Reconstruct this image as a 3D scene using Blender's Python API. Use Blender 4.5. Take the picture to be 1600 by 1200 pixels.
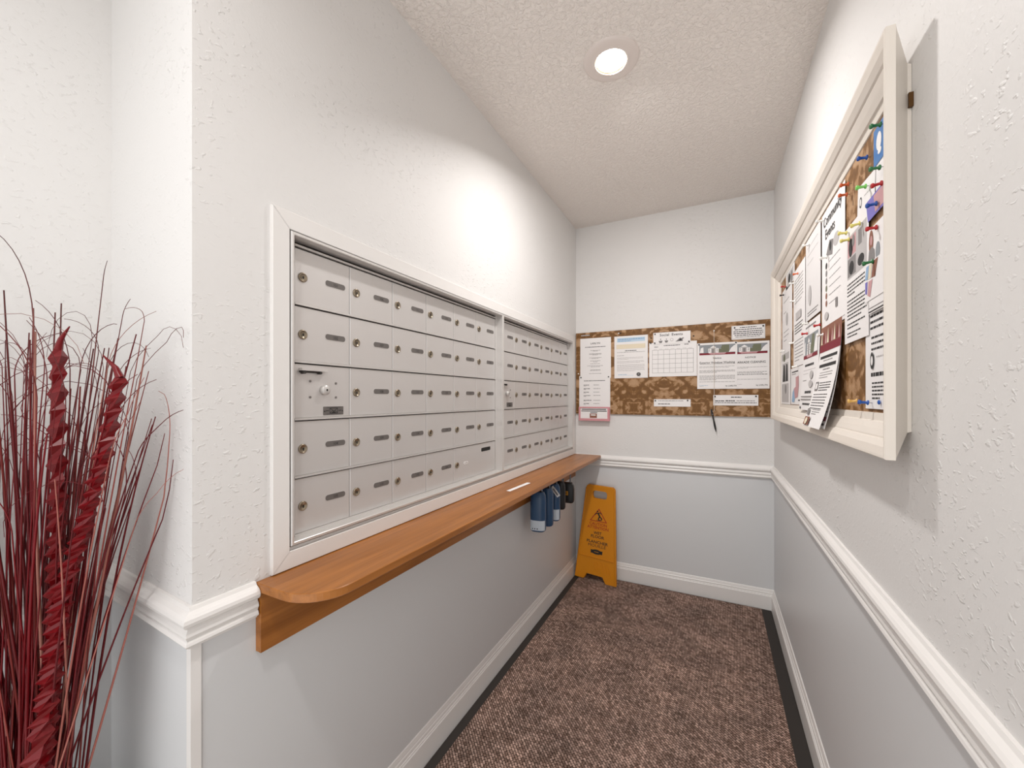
import bpy, bmesh, math, random
from mathutils import Vector, Matrix
random.seed(7)
for o in list(bpy.data.objects): bpy.data.objects.remove(o, do_unlink=True)
scene = bpy.context.scene
COL = scene.collection
PI = math.pi

# ------------------------------------------------------------------ camera, world, exposure
cam_d = bpy.data.cameras.new('camera')
cam = bpy.data.objects.new('camera', cam_d); COL.objects.link(cam)
cam_d.sensor_fit = 'HORIZONTAL'; cam_d.sensor_width = 36.0; cam_d.lens = 14.06
cam_d.shift_y = 0.0135; cam_d.clip_start = 0.01; cam_d.clip_end = 50
cam.location = (0, 0, 1.2349); cam.rotation_euler = (PI/2, 0, 0.467)
scene.camera = cam

world = bpy.data.worlds.new('world'); scene.world = world
world.use_nodes = True
wbg = world.node_tree.nodes['Background']
wbg.inputs['Color'].default_value = (1.0, 0.998, 0.995, 1); wbg.inputs['Strength'].default_value = 1.32
scene.view_settings.view_transform = 'Standard'
scene.view_settings.look = 'None'
scene.view_settings.exposure = 0.28
scene.view_settings.gamma = 1.0
scene.view_settings.use_curve_mapping = False
LAMP_NICHE = 10.3      # watts, the recessed lamp over the niche
LAMP_FILL = 5.6       # watts, an unseen fill lamp added above the camera for the near walls

# ------------------------------------------------------------------ room dimensions (metres)
XL, XR, YB, ZC = -0.878, 0.313, 2.756, 2.44
CORNER = (XL, 0.4016)            # outside corner of the mailbox wall
INNER = (-1.287, 0.423)          # inside corner where the return wall meets the side wall
YREAR = -0.6
RAIL_SPLIT = 0.80

# ------------------------------------------------------------------ materials
def lin(r, g, b):
    f = lambda c: ((c/255+0.055)/1.055)**2.4 if c > 10 else c/255/12.92
    return (f(r), f(g), f(b), 1)
MATS = {}
def mat(name, rgb, rough=0.5, metal=0.0, emit=None, strength=0, spec=None, alpha=None, trans=None):
    if name in MATS: return MATS[name]
    m = bpy.data.materials.new(name); m.use_nodes = True
    b = m.node_tree.nodes['Principled BSDF']
    b.inputs['Base Color'].default_value = lin(*rgb)
    b.inputs['Roughness'].default_value = rough; b.inputs['Metallic'].default_value = metal
    if spec is not None: b.inputs['Specular IOR Level'].default_value = spec
    if trans is not None: b.inputs['Transmission Weight'].default_value = trans
    if alpha is not None: b.inputs['Alpha'].default_value = alpha
    if emit is not None:
        b.inputs['Emission Color'].default_value = lin(*emit); b.inputs['Emission Strength'].default_value = strength
    MATS[name] = m
    return m
class NT:
    """small node-tree helper"""
    def __init__(s, m): s.t = m.node_tree; s.b = s.t.nodes['Principled BSDF']
    def n(s, kind, **kw):
        x = s.t.nodes.new(kind)
        for k, v in kw.items():
            if k in ('operation', 'blend_type', 'data_type', 'noise_dimensions', 'wave_type', 'bands_direction', 'feature', 'interpolation_type'): setattr(x, k, v)
            else: x.inputs[k.replace('_', ' ')].default_value = v
        return x
    def l(s, a, b): s.t.links.new(a, b)
    def pos(s): return s.t.nodes.new('ShaderNodeNewGeometry').outputs['Position']
    def mapping(s, src, scale=(1,1,1), rot=(0,0,0), loc=(0,0,0)):
        x = s.t.nodes.new('ShaderNodeMapping'); s.l(src, x.inputs['Vector'])
        x.inputs['Scale'].default_value = scale; x.inputs['Rotation'].default_value = rot; x.inputs['Location'].default_value = loc
        return x.outputs['Vector']
    def ramp(s, src, stops):
        x = s.t.nodes.new('ShaderNodeValToRGB'); s.l(src, x.inputs['Fac'])
        e = x.color_ramp.elements
        while len(e) < len(stops): e.new(0.5)
        for i, (p, c) in enumerate(stops):
            e[i].position = p; e[i].color = c if len(c) == 4 else (*c, 1)
        return x.outputs['Color']
    def math(s, op, a, b=None):
        x = s.t.nodes.new('ShaderNodeMath'); x.operation = op
        for i, q in enumerate((a, b)):
            if q is None: continue
            if isinstance(q, (int, float)): x.inputs[i].default_value = q
            else: s.l(q, x.inputs[i])
        return x.outputs[0]
    def bump(s, h, strength, dist):
        x = s.t.nodes.new('ShaderNodeBump'); x.inputs['Strength'].default_value = strength
        x.inputs['Distance'].default_value = dist; s.l(h, x.inputs['Height']); s.l(x.outputs['Normal'], s.b.inputs['Normal'])
g3 = lambda v: (v, v, v, 1)

def m_wall():
    m = mat('white_textured_paint', (223, 221, 219), 0.55); t = NT(m); p = t.pos()
    n1 = t.n('ShaderNodeTexNoise', Scale=1.0, Detail=2.5, Roughness=0.55, Distortion=0.35); t.l(t.mapping(p, scale=(66, 66, 96)), n1.inputs['Vector'])
    h1 = t.ramp(n1.outputs['Fac'], [(0.585, g3(0)), (0.68, g3(1))])
    n2 = t.n('ShaderNodeTexNoise', Scale=3.0, Detail=2.0); t.l(p, n2.inputs['Vector'])
    msk = t.ramp(n2.outputs['Fac'], [(0.38, g3(0.15)), (0.62, g3(1))])
    n3 = t.n('ShaderNodeTexNoise', Scale=110.0, Detail=2.0); t.l(p, n3.inputs['Vector'])
    h = t.math('ADD', t.math('MULTIPLY', h1, msk), t.math('MULTIPLY', n3.outputs['Fac'], 0.25))
    t.bump(h, 0.55, 0.0021)
    return m
def m_ceiling():
    m = mat('ceiling_stipple_paint', (244, 237, 231), 0.8); t = NT(m); p = t.pos()
    n1 = t.n('ShaderNodeTexNoise', Scale=70.0, Detail=3.0, Roughness=0.6, Distortion=0.8); t.l(p, n1.inputs['Vector'])
    h1 = t.ramp(n1.outputs['Fac'], [(0.42, g3(0)), (0.62, g3(1))])
    t.bump(h1, 0.8, 0.003)
    return m
def m_carpet():
    m = mat('brown_woven_carpet', (70, 60, 54), 0.95, spec=0.1); t = NT(m); p = t.pos()
    v = t.mapping(p, rot=(0, 0, PI/4), scale=(1, 1, 1))
    br = t.t.nodes.new('ShaderNodeTexBrick'); t.l(v, br.inputs['Vector'])
    br.inputs['Scale'].default_value = 55.0; br.inputs['Mortar Size'].default_value = 0.07
    br.inputs['Mortar Smooth'].default_value = 0.6; br.inputs['Brick Width'].default_value = 0.9; br.inputs['Row Height'].default_value = 0.5
    br.inputs['Color1'].default_value = lin(188, 160, 147); br.inputs['Color2'].default_value = lin(124, 101, 90)
    br.inputs['Mortar'].default_value = lin(66, 50, 42)
    n1 = t.n('ShaderNodeTexNoise', Scale=160.0, Detail=3.0); t.l(p, n1.inputs['Vector'])
    n2 = t.n('ShaderNodeTexNoise', Scale=7.0, Detail=3.0); t.l(p, n2.inputs['Vector'])
    k1 = t.ramp(n1.outputs['Fac'], [(0.3, g3(0.45)), (0.7, g3(1.5))])
    k2 = t.ramp(n2.outputs['Fac'], [(0.3, (0.72, 0.72, 0.72, 1)), (0.7, (1.2, 1.17, 1.15, 1))])
    mx = t.t.nodes.new('ShaderNodeMix'); mx.data_type = 'RGBA'; mx.blend_type = 'MULTIPLY'; mx.inputs[0].default_value = 1
    t.l(br.outputs['Color'], mx.inputs[6]); t.l(k1, mx.inputs[7])
    mx2 = t.t.nodes.new('ShaderNodeMix'); mx2.data_type = 'RGBA'; mx2.blend_type = 'MULTIPLY'; mx2.inputs[0].default_value = 1
    t.l(mx.outputs[2], mx2.inputs[6]); t.l(k2, mx2.inputs[7])
    t.l(mx2.outputs[2], t.b.inputs['Base Color'])
    t.bump(t.math('SUBTRACT', n1.outputs['Fac'], br.outputs['Fac']), 0.9, 0.004)
    return m
def m_wood(name, light, dark, rough=0.32):
    m = mat(name, light, rough); t = NT(m); p = t.pos()
    v = t.mapping(p, scale=(26, 1.4, 26))
    n1 = t.n('ShaderNodeTexNoise', Scale=1.6, Detail=5.0, Roughness=0.6, Distortion=0.5); t.l(v, n1.inputs['Vector'])
    c = t.ramp(n1.outputs['Fac'], [(0.3, lin(*dark)), (0.62, lin(*light))])
    t.l(c, t.b.inputs['Base Color'])
    v2 = t.mapping(p, scale=(220, 6, 220))
    n2 = t.n('ShaderNodeTexNoise', Scale=1.0, Detail=2.0); t.l(v2, n2.inputs['Vector'])
    t.bump(n2.outputs['Fac'], 0.08, 0.001)
    return m
def m_damask(name, axis):
    m = mat(name, (140, 98, 52), 0.6); t = NT(m); p = t.pos()
    sp = t.t.nodes.new('ShaderNodeSeparateXYZ'); t.l(p, sp.inputs[0])
    h = sp.outputs[axis]; z = sp.outputs['Z']
    a = t.math('PINGPONG', t.math('ADD', h, 3.895), 0.19)
    zz = t.math('PINGPONG', t.math('ADD', z, 0.07), 0.31)
    cb = t.t.nodes.new('ShaderNodeCombineXYZ'); t.l(a, cb.inputs[0]); t.l(zz, cb.inputs[1])
    n1 = t.n('ShaderNodeTexNoise', Scale=12.5, Detail=1.5, Roughness=0.4, Distortion=2.0); t.l(cb.outputs[0], n1.inputs['Vector'])
    n2 = t.n('ShaderNodeTexNoise', Scale=46.0, Detail=2.0, Distortion=1.2); t.l(cb.outputs[0], n2.inputs['Vector'])
    f = t.math('ADD', t.math('MULTIPLY', n1.outputs['Fac'], 0.75), t.math('MULTIPLY', n2.outputs['Fac'], 0.25))
    c = t.ramp(f, [(0.40, lin(108, 70, 22)), (0.485, lin(124, 84, 36)), (0.52, lin(160, 122, 84)), (0.62, lin(178, 142, 106))])
    t.l(c, t.b.inputs['Base Color'])
    t.bump(f, 0.15, 0.001)
    return m
def m_aluminium():
    m = mat('brushed_aluminium', (213, 210, 208), 0.42, 0.55); t = NT(m); p = t.pos()
    v = t.mapping(p, scale=(5, 5, 700))
    n = t.n('ShaderNodeTexNoise', Scale=1.0, Detail=2.0); t.l(v, n.inputs['Vector'])
    t.bump(n.outputs['Fac'], 0.05, 0.0006)
    return m
def m_reed():
    m = mat('dark_red_reed', (110, 16, 22), 0.42, spec=0.3); t = NT(m)
    oi = t.t.nodes.new('ShaderNodeObjectInfo')
    c = t.ramp(oi.outputs['Random'], [(0.0, lin(84, 2, 10)), (0.5, lin(116, 5, 18)), (0.76, lin(84, 10, 14)), (0.88, lin(132, 48, 44)), (1.0, lin(182, 122, 108))])
    sp = t.t.nodes.new('ShaderNodeSeparateXYZ'); t.l(t.pos(), sp.inputs[0])
    k = t.ramp(t.math('MULTIPLY', t.math('SUBTRACT', sp.outputs['Z'], 1.18), 2.6), [(0.0, g3(0)), (1.0, g3(1))])
    mx = t.t.nodes.new('ShaderNodeMix'); mx.data_type = 'RGBA'
    t.l(k, mx.inputs[0]); t.l(c, mx.inputs[6]); mx.inputs[7].default_value = lin(74, 46, 42)
    t.l(mx.outputs[2], t.b.inputs['Base Color'])
    return m

WALL = m_wall(); CEIL = m_ceiling(); CARPET = m_carpet()
GREY = mat('grey_satin_paint', (215, 216, 217), 0.38)
TRIM = mat('white_gloss_trim', (232, 229, 226), 0.35)
CASING = mat('white_casing_paint', (228, 225, 222), 0.42)
WOOD = m_wood('honey_wood', (168, 106, 46), (132, 78, 26))
ALU = m_aluminium()
ALU_L = mat('satin_aluminium_frame', (214, 211, 208), 0.35, 0.5)
DARKGAP = mat('dark_gap', (52, 48, 45), 0.7)
PLATE = mat('number_plate_grey', (112, 107, 104), 0.45, 0.3)
PLATE_INK = mat('number_ink', (40, 37, 36), 0.6)
BRASS = mat('lock_nickel', (150, 138, 120), 0.3, 0.85)
HOLE = mat('keyhole_black', (16, 14, 12), 0.6)
DAMASK_X = m_damask('damask_fabric_back', 'X')
DAMASK_Y = m_damask('damask_fabric_side', 'Y')
CREAM = mat('cream_frame_paint', (228, 220, 210), 0.42)
PAPER = mat('white_paper', (236, 233, 232), 0.7)
PAPER_G = mat('pale_grey_paper', (222, 219, 218), 0.7)
INK = mat('black_ink', (44, 42, 42), 0.8)
INK_G = mat('grey_ink', (132, 128, 127), 0.8)
INK_L = mat('light_grey_ink', (188, 184, 183), 0.8)
INK_B = mat('blue_ink', (146, 176, 206), 0.8)
INK_LB = mat('pale_blue_ink', (190, 212, 230), 0.8)
INK_T = mat('tan_ink', (228, 216, 192), 0.8)
INK_R = mat('dark_red_ink', (124, 30, 44), 0.8)
INK_GRN = mat('leaf_green_ink', (112, 114, 92), 0.8)
INK_SKY = mat('slate_sky_ink', (142, 146, 150), 0.8)
INK_BR = mat('brown_ink', (140, 92, 74), 0.8)
INK_P = mat('violet_ink', (120, 112, 186), 0.7)
INK_PK = mat('dusty_pink_ink', (196, 150, 152), 0.8)
RED = mat('red_plastic', (186, 36, 40), 0.35)
YEL = mat('yellow_plastic_sign', (212, 134, 8), 0.45)
SIGN_R = mat('sign_red_ink', (170, 52, 26), 0.6)
REED = m_reed()
CURL = mat('glossy_red_curl', (112, 5, 14), 0.34, spec=0.35)

# ------------------------------------------------------------------ mesh builder
ORG = {}
class MB:
    def __init__(s): s.v = []; s.f = []; s.m = []; s.sm = []
    def add(s, vs, fs, mi=0, smooth=False):
        o = len(s.v); s.v += [tuple(q) for q in vs]
        for f in fs: s.f.append([o+i for i in f]); s.m.append(mi); s.sm.append(smooth)
    def box(s, x0, x1, y0, y1, z0, z1, mi=0):
        s.add([(x0,y0,z0),(x1,y0,z0),(x1,y1,z0),(x0,y1,z0),(x0,y0,z1),(x1,y0,z1),(x1,y1,z1),(x0,y1,z1)],
              [(0,3,2,1),(4,5,6,7),(0,1,5,4),(1,2,6,5),(2,3,7,6),(3,0,4,7)], mi)
    def prism(s, poly, z0, z1, mi=0):
        n = len(poly)
        s.add([(x,y,z0) for x,y in poly]+[(x,y,z1) for x,y in poly],
              [tuple(range(n))[::-1], tuple(range(n,2*n))]+[(i,(i+1)%n,n+(i+1)%n,n+i) for i in range(n)], mi)
    def lathe(s, prof, o, axis, seg=20, mi=0, smooth=True, mis=None):
        """prof: (radius, height) along axis from o"""
        a = Vector(axis).normalized(); t = Vector((0,0,1)) if abs(a.z) < .9 else Vector((1,0,0))
        u = a.cross(t).normalized(); w = a.cross(u); o = Vector(o)
        vs = []
        for r, h in prof:
            for k in range(seg):
                q = 2*PI*k/seg; vs.append(o+a*h+(u*math.cos(q)+w*math.sin(q))*r)
        b = len(s.v); s.v += [tuple(x) for x in vs]
        for i in range(len(prof)-1):
            for k in range(seg):
                k2 = (k+1) % seg
                s.f.append([b+i*seg+k, b+i*seg+k2, b+(i+1)*seg+k2, b+(i+1)*seg+k]); s.m.append(mis[i] if mis else mi); s.sm.append(smooth)
        s.f.append([b+k for k in range(seg)][::-1]); s.m.append(mis[0] if mis else mi); s.sm.append(False)
        s.f.append([b+(len(prof)-1)*seg+k for k in range(seg)]); s.m.append(mis[-1] if mis else mi); s.sm.append(False)
    def tube(s, pts, rad, seg=5, mi=0):
        pts = [Vector(p) for p in pts]; n = len(pts)
        rads = rad if isinstance(rad, (list, tuple)) else [rad]*n
        ref = Vector((0.3, 0.9, 0.2)).normalized(); vs = []
        for i, p in enumerate(pts):
            d = (pts[min(i+1,n-1)]-pts[max(i-1,0)]).normalized()
            u = d.cross(ref).normalized(); w = d.cross(u)
            for k in range(seg):
                q = 2*PI*k/seg; vs.append(p+(u*math.cos(q)+w*math.sin(q))*rads[i])
        fs = [(i*seg+k, i*seg+(k+1)%seg, (i+1)*seg+(k+1)%seg, (i+1)*seg+k) for i in range(n-1) for k in range(seg)]
        s.add(vs, fs, mi, True)
        s.add(vs[:seg], [tuple(range(seg))[::-1]], mi); s.add(vs[-seg:], [tuple(range(seg))], mi)
    def mesh(s, name, mats, off=(0,0,0)):
        me = bpy.data.meshes.new(name)
        me.from_pydata([(x-off[0], y-off[1], z-off[2]) for x,y,z in s.v], [], s.f)
        for m in mats: me.materials.append(m)
        me.polygons.foreach_set('material_index', s.m); me.polygons.foreach_set('use_smooth', s.sm)
        me.update()
        return me
    def build(s, name, mats, parent=None, origin=None):
        """world-space geometry; origin = where a top-level mesh stands"""
        if not isinstance(mats, (list, tuple)): mats = [mats]
        off = ORG[parent.name] if parent else (origin or (0,0,0))
        me = s.mesh(name, mats, off)
        bm = bmesh.new(); bm.from_mesh(me); bmesh.ops.recalc_face_normals(bm, faces=bm.faces); bm.to_mesh(me); bm.free()
        return link(name, me, parent, off if not parent else None)
def link(name, me, parent=None, loc=None):
    o = bpy.data.objects.new(name, me); COL.objects.link(o)
    if parent: o.parent = parent; ORG[o.name] = ORG[parent.name]
    if loc is not None:
        o.location = loc
        if not parent: ORG[o.name] = tuple(loc)
    return o
def tag(o, label=None, cat=None, group=None, kind=None):
    if label: o['label'] = label
    if cat: o['category'] = cat
    if group: o['group'] = group
    if kind: o['kind'] = kind
    return o
def thing(name, label, cat, loc=(0,0,0), group=None):
    o = bpy.data.objects.new(name, None); COL.objects.link(o); o.location = loc
    o.empty_display_size = 0.05
    ORG[o.name] = tuple(loc)
    return tag(o, label, cat, group)
def struct(o, label=None): return tag(o, label, None, None, 'structure')

_TXT = {}
def text_geo(body, bold=.007):
    """flat glyph mesh of size 1, centred in x, baseline 0"""
    if (body, bold) in _TXT: return _TXT[body, bold]
    cu = bpy.data.curves.new('glyphs', 'FONT'); cu.body = body; cu.size = 1; cu.align_x = 'CENTER'; cu.resolution_u = 2; cu.offset = bold
    ob = bpy.data.objects.new('glyphs', cu); COL.objects.link(ob)
    dg = bpy.context.evaluated_depsgraph_get(); me = bpy.data.meshes.new_from_object(ob.evaluated_get(dg))
    vs = [(v.co.x, v.co.y) for v in me.vertices]; fs = [tuple(p.vertices) for p in me.polygons]
    bpy.data.objects.remove(ob); bpy.data.curves.remove(cu); bpy.data.meshes.remove(me)
    _TXT[body, bold] = (vs, fs)
    return _TXT[body, bold]

def sweep(path, prof, mats, flip=1):
    """mitred sweep of (protrusion, z) profile along a plan polyline; one MB per segment. flip picks the side"""
    n = len(path); P = [Vector(p) for p in path]; dirs = [(P[i+1]-P[i]).normalized() for i in range(n-1)]
    nor = [Vector((-d.y, d.x))*flip for d in dirs]
    mit = []
    for i in range(n):
        if i == 0: mit.append(nor[0])
        elif i == n-1: mit.append(nor[-1])
        else:
            a, b = nor[i-1], nor[i]; mit.append((a+b)/(1+a.dot(b)))
    out = []
    k = len(prof)
    for i in range(n-1):
        mb = MB(); vs = []
        for j in (i, i+1):
            for p, z in prof:
                q = P[j]+mit[j]*p; vs.append((q.x, q.y, z))
        mb.add(vs, [(a, (a+1) % k, k+(a+1) % k, k+a) for a in range(k)])
        mb.add(vs[:k], [tuple(range(k))]); mb.add(vs[k:], [tuple(range(k))])
        out.append(mb)
    return out

def ring_rails(y0, y1, z0, z1, prof, gap=0.0):
    """mitred rectangular frame in a Y-Z plane; prof = (inset, X) open list; one MB per side: bottom, far, top, near"""
    def cor(w): return [(y0+w, z0+w), (y1-w, z0+w), (y1-w, z1-w), (y0+w, z1-w)]
    out = []
    for s_ in range(4):
        mb = MB(); vs = []
        for w, x in prof:
            c = cor(w); gy, gz = ((gap, 0), (0, gap), (-gap, 0), (0, -gap))[s_]; p, q = c[s_], c[(s_+1) % 4]
            vs += [(x, p[0]+gy, p[1]+gz), (x, q[0]-gy, q[1]-gz)]
        k = len(prof)
        mb.add(vs, [(2*i, 2*i+1, 2*i+3, 2*i+2) for i in range(k-1)])
        out.append(mb)
    return out

# ================================================================== THE SETTING
# floor
mb = MB(); mb.box(-1.5, 0.45, 0.40, 2.9, -0.08, 0.0); mb.box(-1.5, 0.45, YREAR, 0.40, -0.08, 0.0, 1)
struct(mb.build('floor', [mat('dark_carpet_base', (58, 50, 45), 0.95, spec=0.1), mat('pale_bounce_floor', (214, 206, 196), 0.4)]))  # unseen floor strip at the rear, made pale to bounce light onto the lower walls
mb = MB(); mb.box(-1.5, 0.45, YREAR, 2.9, ZC, ZC+0.1); struct(mb.build('ceiling', CEIL))
# mailbox opening in the left wall
OY0, OY1, OZ0, OZ1 = 0.588, 2.660, 0.888, 1.625
def wallbox(mb, x0, x1, y0, y1, z0, z1):
    if z0 < RAIL_SPLIT: mb.box(x0, x1, y0, y1, z0, min(z1, RAIL_SPLIT), 1)
    if z1 > RAIL_SPLIT: mb.box(x0, x1, y0, y1, max(z0, RAIL_SPLIT), z1, 0)
mb = MB()
for z0, z1, mi in ((0, RAIL_SPLIT, 1), (RAIL_SPLIT, ZC, 0)):
    mb.prism([CORNER, (XL, OY0), (XL-0.1, OY0), (XL-0.1, 0.4068)], z0, z1, mi)
wallbox(mb, XL-0.1, XL, OY1, YB+0.1, 0, ZC)
wallbox(mb, XL-0.1, XL, OY0, OY1, 0, OZ0)
wallbox(mb, XL-0.1, XL, OY0, OY1, OZ1, ZC)
struct(mb.build('wall_left', [WALL, GREY]))
mb = MB(); wallbox(mb, XL, XR+0.1, YB, YB+0.1, 0, ZC); struct(mb.build('wall_back', [WALL, GREY]))
mb = MB(); wallbox(mb, XR, XR+0.1, YREAR, YB, 0, ZC); struct(mb.build('wall_right', [WALL, GREY]))
mb = MB()
for z0, z1, mi in ((0, RAIL_SPLIT, 1), (RAIL_SPLIT, ZC, 0)):
    mb.prism([(XL-0.1, 0.4068), (XL-0.1, 0.53), (-1.387, 0.53), (-1.387, 0.423), INNER], z0, z1, mi)
struct(mb.build('wall_return', [WALL, GREY]))
mb = MB(); wallbox(mb, -1.387, -1.287, YREAR, 0.423, 0, ZC); struct(mb.build('wall_side', [WALL, GREY]))

# chair rails (mitred), baseboards, corner guard
RAIL = [(0,.8385),(.006,.8385),(.009,.8325),(.0165,.8275),(.021,.8225),(.0225,.816),(.021,.810),(.017,.806),(.0125,.804),(.0125,.800),
        (.0155,.795),(.0165,.789),(.014,.784),(.0125,.781),(.015,.777),(.0165,.772),(.014,.768),(.009,.7665),(.009,.7635),(0,.7635)]
RAIL_FRONT = [(p, z+0.0045) for p, z in RAIL]
i = 1
for seg in sweep([(-1.287, YREAR), INNER, CORNER, (XL, 0.516)], RAIL_FRONT, TRIM, -1):
    struct(seg.build('trim_%d' % i, TRIM)); i += 1
for seg in sweep([(XL, YB), (XR, YB), (XR, YREAR)], RAIL, TRIM, -1):
    struct(seg.build('trim_%d' % i, TRIM)); i += 1
BASE = [(0,0),(.014,0),(.014,.082),(.0115,.085),(.0115,.089),(.009,.091),(.0085,.100),(.006,.103),(.006,.106),(.003,.117),(0,.1195)]
names = ['baseboard_side', 'baseboard_return', 'baseboard_left', 'baseboard_back', 'baseboard_right']
for nme, seg in zip(names, sweep([(-1.287, YREAR), INNER, CORNER, (XL, YB), (XR, YB), (XR, YREAR)], BASE, TRIM, -1)):
    struct(seg.build(nme, TRIM))
mb = MB()
mb.prism([(XL+.004, CORNER[1]-.004), (XL+.004, CORNER[1]+.0135), (XL, CORNER[1]+.0135), (XL, CORNER[1]), (XL-.012, CORNER[1]+.0006), (XL-.012, CORNER[1]-.0034)], 0.12, 0.768)
struct(mb.build('trim_%d' % i, TRIM)); i += 1
# flat mitred casing round the mailboxes
cas = ring_rails(0.550, 2.698, 0.8415, 1.6635, [(0, XL), (0, XL+.0075), (.0015, XL+.009), (.0395, XL+.009), (.0405, XL+.008), (.0405, XL-.012)], .0004)
for seg in cas:
    struct(seg.build('trim_%d' % i, CASING)); i += 1

# ================================================================== FLOOR MAT
t = thing('floor_mat', 'brown woven carpet mat with a smooth black border on the niche floor', 'mat', (-0.28, 1.6, 0))
MX0, MX1, MY0, MY1 = -0.860, 0.296, 0.45, 2.738
mb = MB(); mb.box(MX0+.035, MX1-.048, MY0+.04, MY1-.012, 0.0, 0.008); mb.build('pile', CARPET, t)
mb = MB()
for x0, x1, y0, y1 in ((MX0, MX0+.035, MY0, MY1), (MX1-.048, MX1, MY0, MY1), (MX0+.035, MX1-.048, MY0, MY0+.04), (MX0+.035, MX1-.048, MY1-.012, MY1)):
    mb.box(x0, x1, y0, y1, 0.0, 0.004)
mb.build('border', mat('black_rubber', (44, 38, 34), 0.7), t)

# ================================================================== MAILBOXES
PITCH_Y, PITCH_Z, ROW_TOP, XD = 0.165, 0.140, 1.599, -0.900
def rrect(w, h, r, n=4):
    pts = []
    for cx, cz, a0 in ((w/2-r, h/2-r, 0), (-w/2+r, h/2-r, PI/2), (-w/2+r, -h/2+r, PI), (w/2-r, -h/2+r, 1.5*PI)):
        for k in range(n+1):
            a = a0+PI/2*k/n; pts.append((cx+r*math.cos(a), cz+r*math.sin(a)))
    return pts
def plate_geo(mb, pts, x0, x1, oy, oz, mi):
    n = len(pts)
    mb.add([(x0, oy+a, oz+b) for a, b in pts]+[(x1, oy+a, oz+b) for a, b in pts],
           [tuple(range(n)), tuple(range(n, 2*n))]+[(q, (q+1) % n, n+(q+1) % n, n+q) for q in range(n)], mi)
def panel_mesh(w, h):
    """door panel standing on its lower near corner at the origin, front face at x=0, soft edge"""
    mb = MB(); e = .0012; a0, a1, b0, b1 = .0008, w-.0008, .0066, h-.0014
    f = [(0, a0+e, b0+e), (0, a1-e, b0+e), (0, a1-e, b1-e), (0, a0+e, b1-e)]
    k = [(-e, a0, b0), (-e, a1, b0), (-e, a1, b1), (-e, a0, b1)]
    d = [(-.004, y, z) for _, y, z in k]
    mb.add(f+k+d, [(0,1,2,3)]+[(4+q, 4+(q+1) % 4, (q+1) % 4, q) for q in range(4)]+[(8+q, 8+(q+1) % 4, 4+(q+1) % 4, 4+q) for q in range(4)])
    return mb.mesh('door', [ALU])
def lock_mesh():
    mb = MB()
    mb.lathe([(.0118, 0), (.0118, .0022), (.0105, .0034), (.0088, .0036), (.0085, .0028), (.0001, .0028)], (0,0,0), (1,0,0), 20)
    plate_geo(mb, rrect(.0028, .0075, .0012, 2), .0026, .0031, 0, -.001, 1)
    mb.lathe([(.0022, .0027), (.0022, .0032)], (0, 0, -.0005), (1,0,0), 10, 1)
    return mb.mesh('lock', [BRASS, HOLE])
DOOR1, DOOR2, LOCK = panel_mesh(PITCH_Y, PITCH_Z), panel_mesh(2*PITCH_Y, PITCH_Z), lock_mesh()
def plate_mesh(txt, w=.062, h=.0145, mats=(PLATE, PLATE_INK), frame=None):
    mb = MB(); plate_geo(mb, rrect(w, h, h/2-.0005), 0, .0011, 0, 0, 0)
    plate_geo(mb, rrect(w+.0025, h+.0025, h/2), 0, .0006, 0, 0, 2)
    vs, fs = text_geo(txt); sz = h*.72
    mb.add([(.0013, x*sz, y*sz-h*.26) for x, y in vs], fs, 1)
    return mb.mesh('number_plate', [*mats, frame or ALU_L])
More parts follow.
